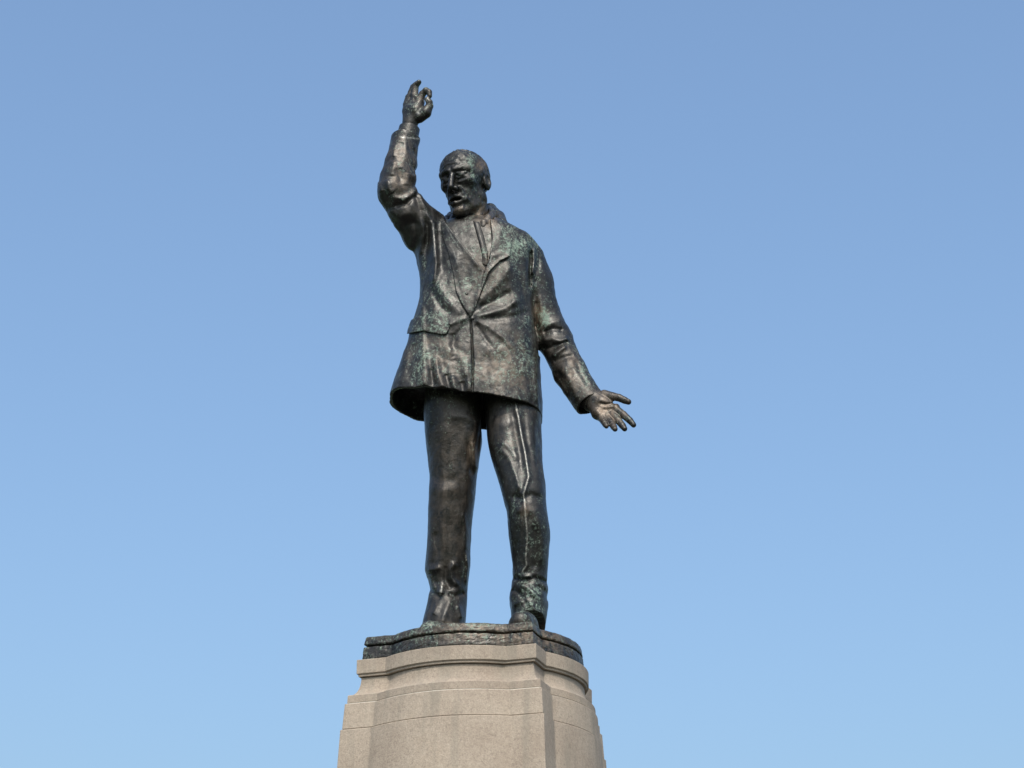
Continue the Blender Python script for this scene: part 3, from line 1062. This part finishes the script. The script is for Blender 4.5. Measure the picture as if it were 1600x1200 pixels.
WRIST_L = [P(868, 533, -6, 13), P(905, 598, 12, 13), P(930, 625, 26, 13.5)]
# raised hand: palm towards the head, first finger bent over the thumb, the others rising
HAND_R = fingers([
    [(656, 158, 45, 6.6), (660, 147, 47, 5.8), (665.5, 141.5, 51, 5.4), (670.5, 144, 54, 4.8), (671.5, 150, 55, 3.9)],
    [(648, 158, 39, 6.8), (648, 144, 38, 6.0), (649.5, 134, 40, 5.3), (654.5, 128.5, 44, 4.3)],
    [(640, 159, 34, 6.6), (642.5, 145, 34, 5.7), (645.5, 136, 37, 4.9), (650.5, 131, 43, 4.0)],
    [(635.5, 163, 33, 6.0), (638, 152, 32, 5.2), (645, 149, 39, 4.6), (653, 154, 47, 4.0)],
    [(655, 183, 45, 10.0), (665, 176, 49, 9.6), (671, 166, 51, 6.4), (671, 160, 53, 5.4), (667.5, 155.5, 54, 4.4)]])
PALM_R = [[P(642, 192, 40, 11), P(650, 174, 43, 13), P(656, 160, 44, 8)], [P(641, 192, 39, 11), P(645, 174, 40, 11.5), P(648, 160, 39, 8)],
          [P(640, 192, 39, 10.5), P(641, 174, 38, 10), P(641, 161, 35, 7.5)], [P(639, 192, 38, 10), P(637, 174, 36, 8.5), P(636, 164, 34, 6.8)]]
WRIST_R = [P(618, 300, 48, 14), P(634, 222, 41, 12), P(641.5, 190, 40, 10.5)]
CORE = [[P(745, 360, -4, 24), P(745, 450, 0, 34), P(745, 560, 0, 34)], [P(745, 565, 0, 30), P(710, 640, 0, 22), P(706, 780, -13, 17), P(697, 965, -34, 13)],
        [P(745, 565, 0, 30), P(795, 640, 0, 22), P(822, 780, 36, 17), P(828, 965, 18, 13)], [P(745, 395, 0, 26), P(672, 368, 16, 18), P(618, 301, 48, 13)], [P(745, 395, 0, 26), P(822, 402, -4, 17), P(866, 530, -8, 13)]]


def hand(p, F, Pm, wr):
    d = None
    for c in Pm:
        e = chain(p, c, 0.015)
        d = e if d is None else smin(d, e, 0.014)
    d = smin(d, chain(p, wr, 0.02), 0.02)
    for i, f in enumerate(F):
        d = smin(d, chain(p, f, 0.004), 0.012 if i == 4 else 0.007)
    return d


def hand_left(p):
    d = hand(p, HAND_L, PALM_L, WRIST_L)
    u, v = project(p)
    f = folds(u, v, [([(936, 630), (946, 632), (957, 631), (963, 627)], 2.6, -2.8), ([(940, 640), (952, 641), (962, 638)], 3.0, -1.2), ([(931, 640), (937, 648)], 4, 1.5)])
    return d - f * (front(p) > 30)


def body(p):
    u, v = project(p)
    core = None
    for c in CORE:
        e = chain(p, c, 0.03)
        core = e if core is None else smin(core, e, 0.03)
    d = core
    q = head_local(p)
    hm = np.linalg.norm(q - A3(0, 0, -15), axis=1)
    i = hm < 105
    if i.any():
        hd = head_px(q[i])
        w = 0.9 * vnoise(q[i] * 0.01, 0.11, 2.2) + 0.55 * vnoise(q[i] * 0.01, 0.05, 8.2)
        # furrows of the forehead
        qq = q[i]
        w = w + 0.45 * np.sin(qq[:, 2] * 0.85 + 2.0 * vnoise(qq * 0.01, 0.12, 6.6) + 0.02 * qq[:, 0] ** 2 * 0.3) * np.exp(-((qq[:, 2] - 25) / 8) ** 2) * np.exp(-(qq[:, 0] / 20) ** 2) * (qq[:, 1] > 20)
        d = d.copy()
        d[i] = smin(d[i], (hd - w) * U, 0.03)
    i = (u > 840) & (v > 500) & (v < 720)
    if i.any():
        d[i] = smin(d[i], hand_left(p[i]), 0.01)
    i = (u < 720) & (v < 330)
    if i.any():
        d[i] = smin(d[i], hand(p[i], HAND_R, PALM_R, WRIST_R), 0.01)
    return d


lo, hi = box_px(585, 105, 1010, 975, 90, -70)
bd = bronze_part("body", body, (lo, hi), 0.0052, statue)


def hair(p):
    q = head_local(p)
    d = head_px(q)
    x, y, z = q.T
    # receding hairline: hair covers the crown thinly, the back and the sides down to the ear and nape
    line = y - (16 - 0.020 * x ** 2 + 0.0 * z)
    low = -12 - 0.25 * np.minimum(y, 0) * 0 - z
    side = np.where(y > -22, 13 - z, -34 - z)
    cover = np.maximum(line, side)
    str_ = 0.9 * np.sin(x * 0.9 + 2.2 * vnoise(q * 0.01, 0.09, 1.0)) + 0.7 * vnoise(q * 0.01, (0.03, 0.12, 0.12), 4.0)
    s = smax(d - 1.1 - 0.6 * str_, cover, 2.5)
    ear = ellipsoid(np.stack([np.abs(x), y, z], 1), (40, -12, -2), (9, 14, 20))
    s = smax(s, -ear, 2)
    return np.maximum(s, -(d + 2.5)) * U


bronze_part("hair", hair, box_px(675, 225, 785, 345, 90, -60), 0.0055, bd)

# --- shirt collar, coat collar, cuffs
NA, NB = HC + HY * (-11 * U) + HZ * (-36 * U), HC + HY * (-19 * U) + HZ * (-88 * U)


SC_ = [P(716, 352, 46, 3.5), P(704, 346, 22, 4.5), P(712, 334, -22, 5), P(742, 322, -34, 5), P(764, 326, -14, 5), P(769, 333, 14, 5.5), P(764, 341, 38, 5.5), P(755, 347, 50, 4.5)]


def collar_shirt(p):
    d = chain(p, SC_, 0.012)
    d = smin(d, chain(p, [(c - np.array((0, 0, 9 * U)), r * 1.15) for c, r in SC_], 0.012), 0.035)
    d = smin(d, cone(p, at(762, 340, 42), 5.5 * U, at(767, 352, 46), 4.5 * U), 0.03)      # folded point
    neck = cone(p, NA, 27.5 * U, NB, 31 * U)
    return smax(d, -neck, 0.008) - 0.5 * modelling(p)


bronze_part("shirt_collar", collar_shirt, box_px(685, 300, 795, 375, 90, -70), 0.0055, statue)
CC = [P(704, 350, 40, 4.5), P(694, 346, 10, 6.5), P(706, 338, -25, 8), P(738, 326, -42, 9), P(766, 327, -30, 9), P(779, 338, -5, 9), P(784, 349, 25, 8), P(779, 356, 48, 6)]


def collar_coat(p):
    d = chain(p, CC, 0.02)
    low = [(c - np.array((0, 0, 14 * U)) + np.array((0, 0, 0)), r * 1.1) for c, r in CC]
    d = smin(d, chain(p, low, 0.02), 0.05)
    neck = cone(p, NA, 30 * U, NB, 34 * U)
    d = smax(d, -neck, 0.01)
    return d - 0.7 * modelling(p)


bronze_part("coat_collar", collar_coat, box_px(672, 305, 805, 385, 80, -70), 0.006, jk)


def cuff_fn(a, b, ra, rb, t):
    def fn(p):
        d = cone(p, a, ra, b, rb)
        ax = (b - a) / np.linalg.norm(b - a)
        s = (p - a) @ ax
        L = np.linalg.norm(b - a)
        d = np.maximum(d, np.maximum(-s, s - L))
        return smax(d, -np.maximum(cone(p, a, ra - t, b, rb - t), -(s - L + 8 * U)), 0.004) - 0.2 * modelling(p)
    lo = np.minimum(a, b) - max(ra, rb) - 0.03
    hi = np.maximum(a, b) + max(ra, rb) + 0.03
    return fn, (lo, hi)


for a, b, ra, rb in ((at(635, 222, 41), at(640, 200, 40), 18.0 * U, 17.0 * U), (at(916, 618, 18), at(929, 628, 24), 19 * U, 18.5 * U)):
    fn, bb = cuff_fn(a, b, ra, rb, 3 * U)
    bronze_part("shirt_cuff", fn, bb, 0.005, statue)
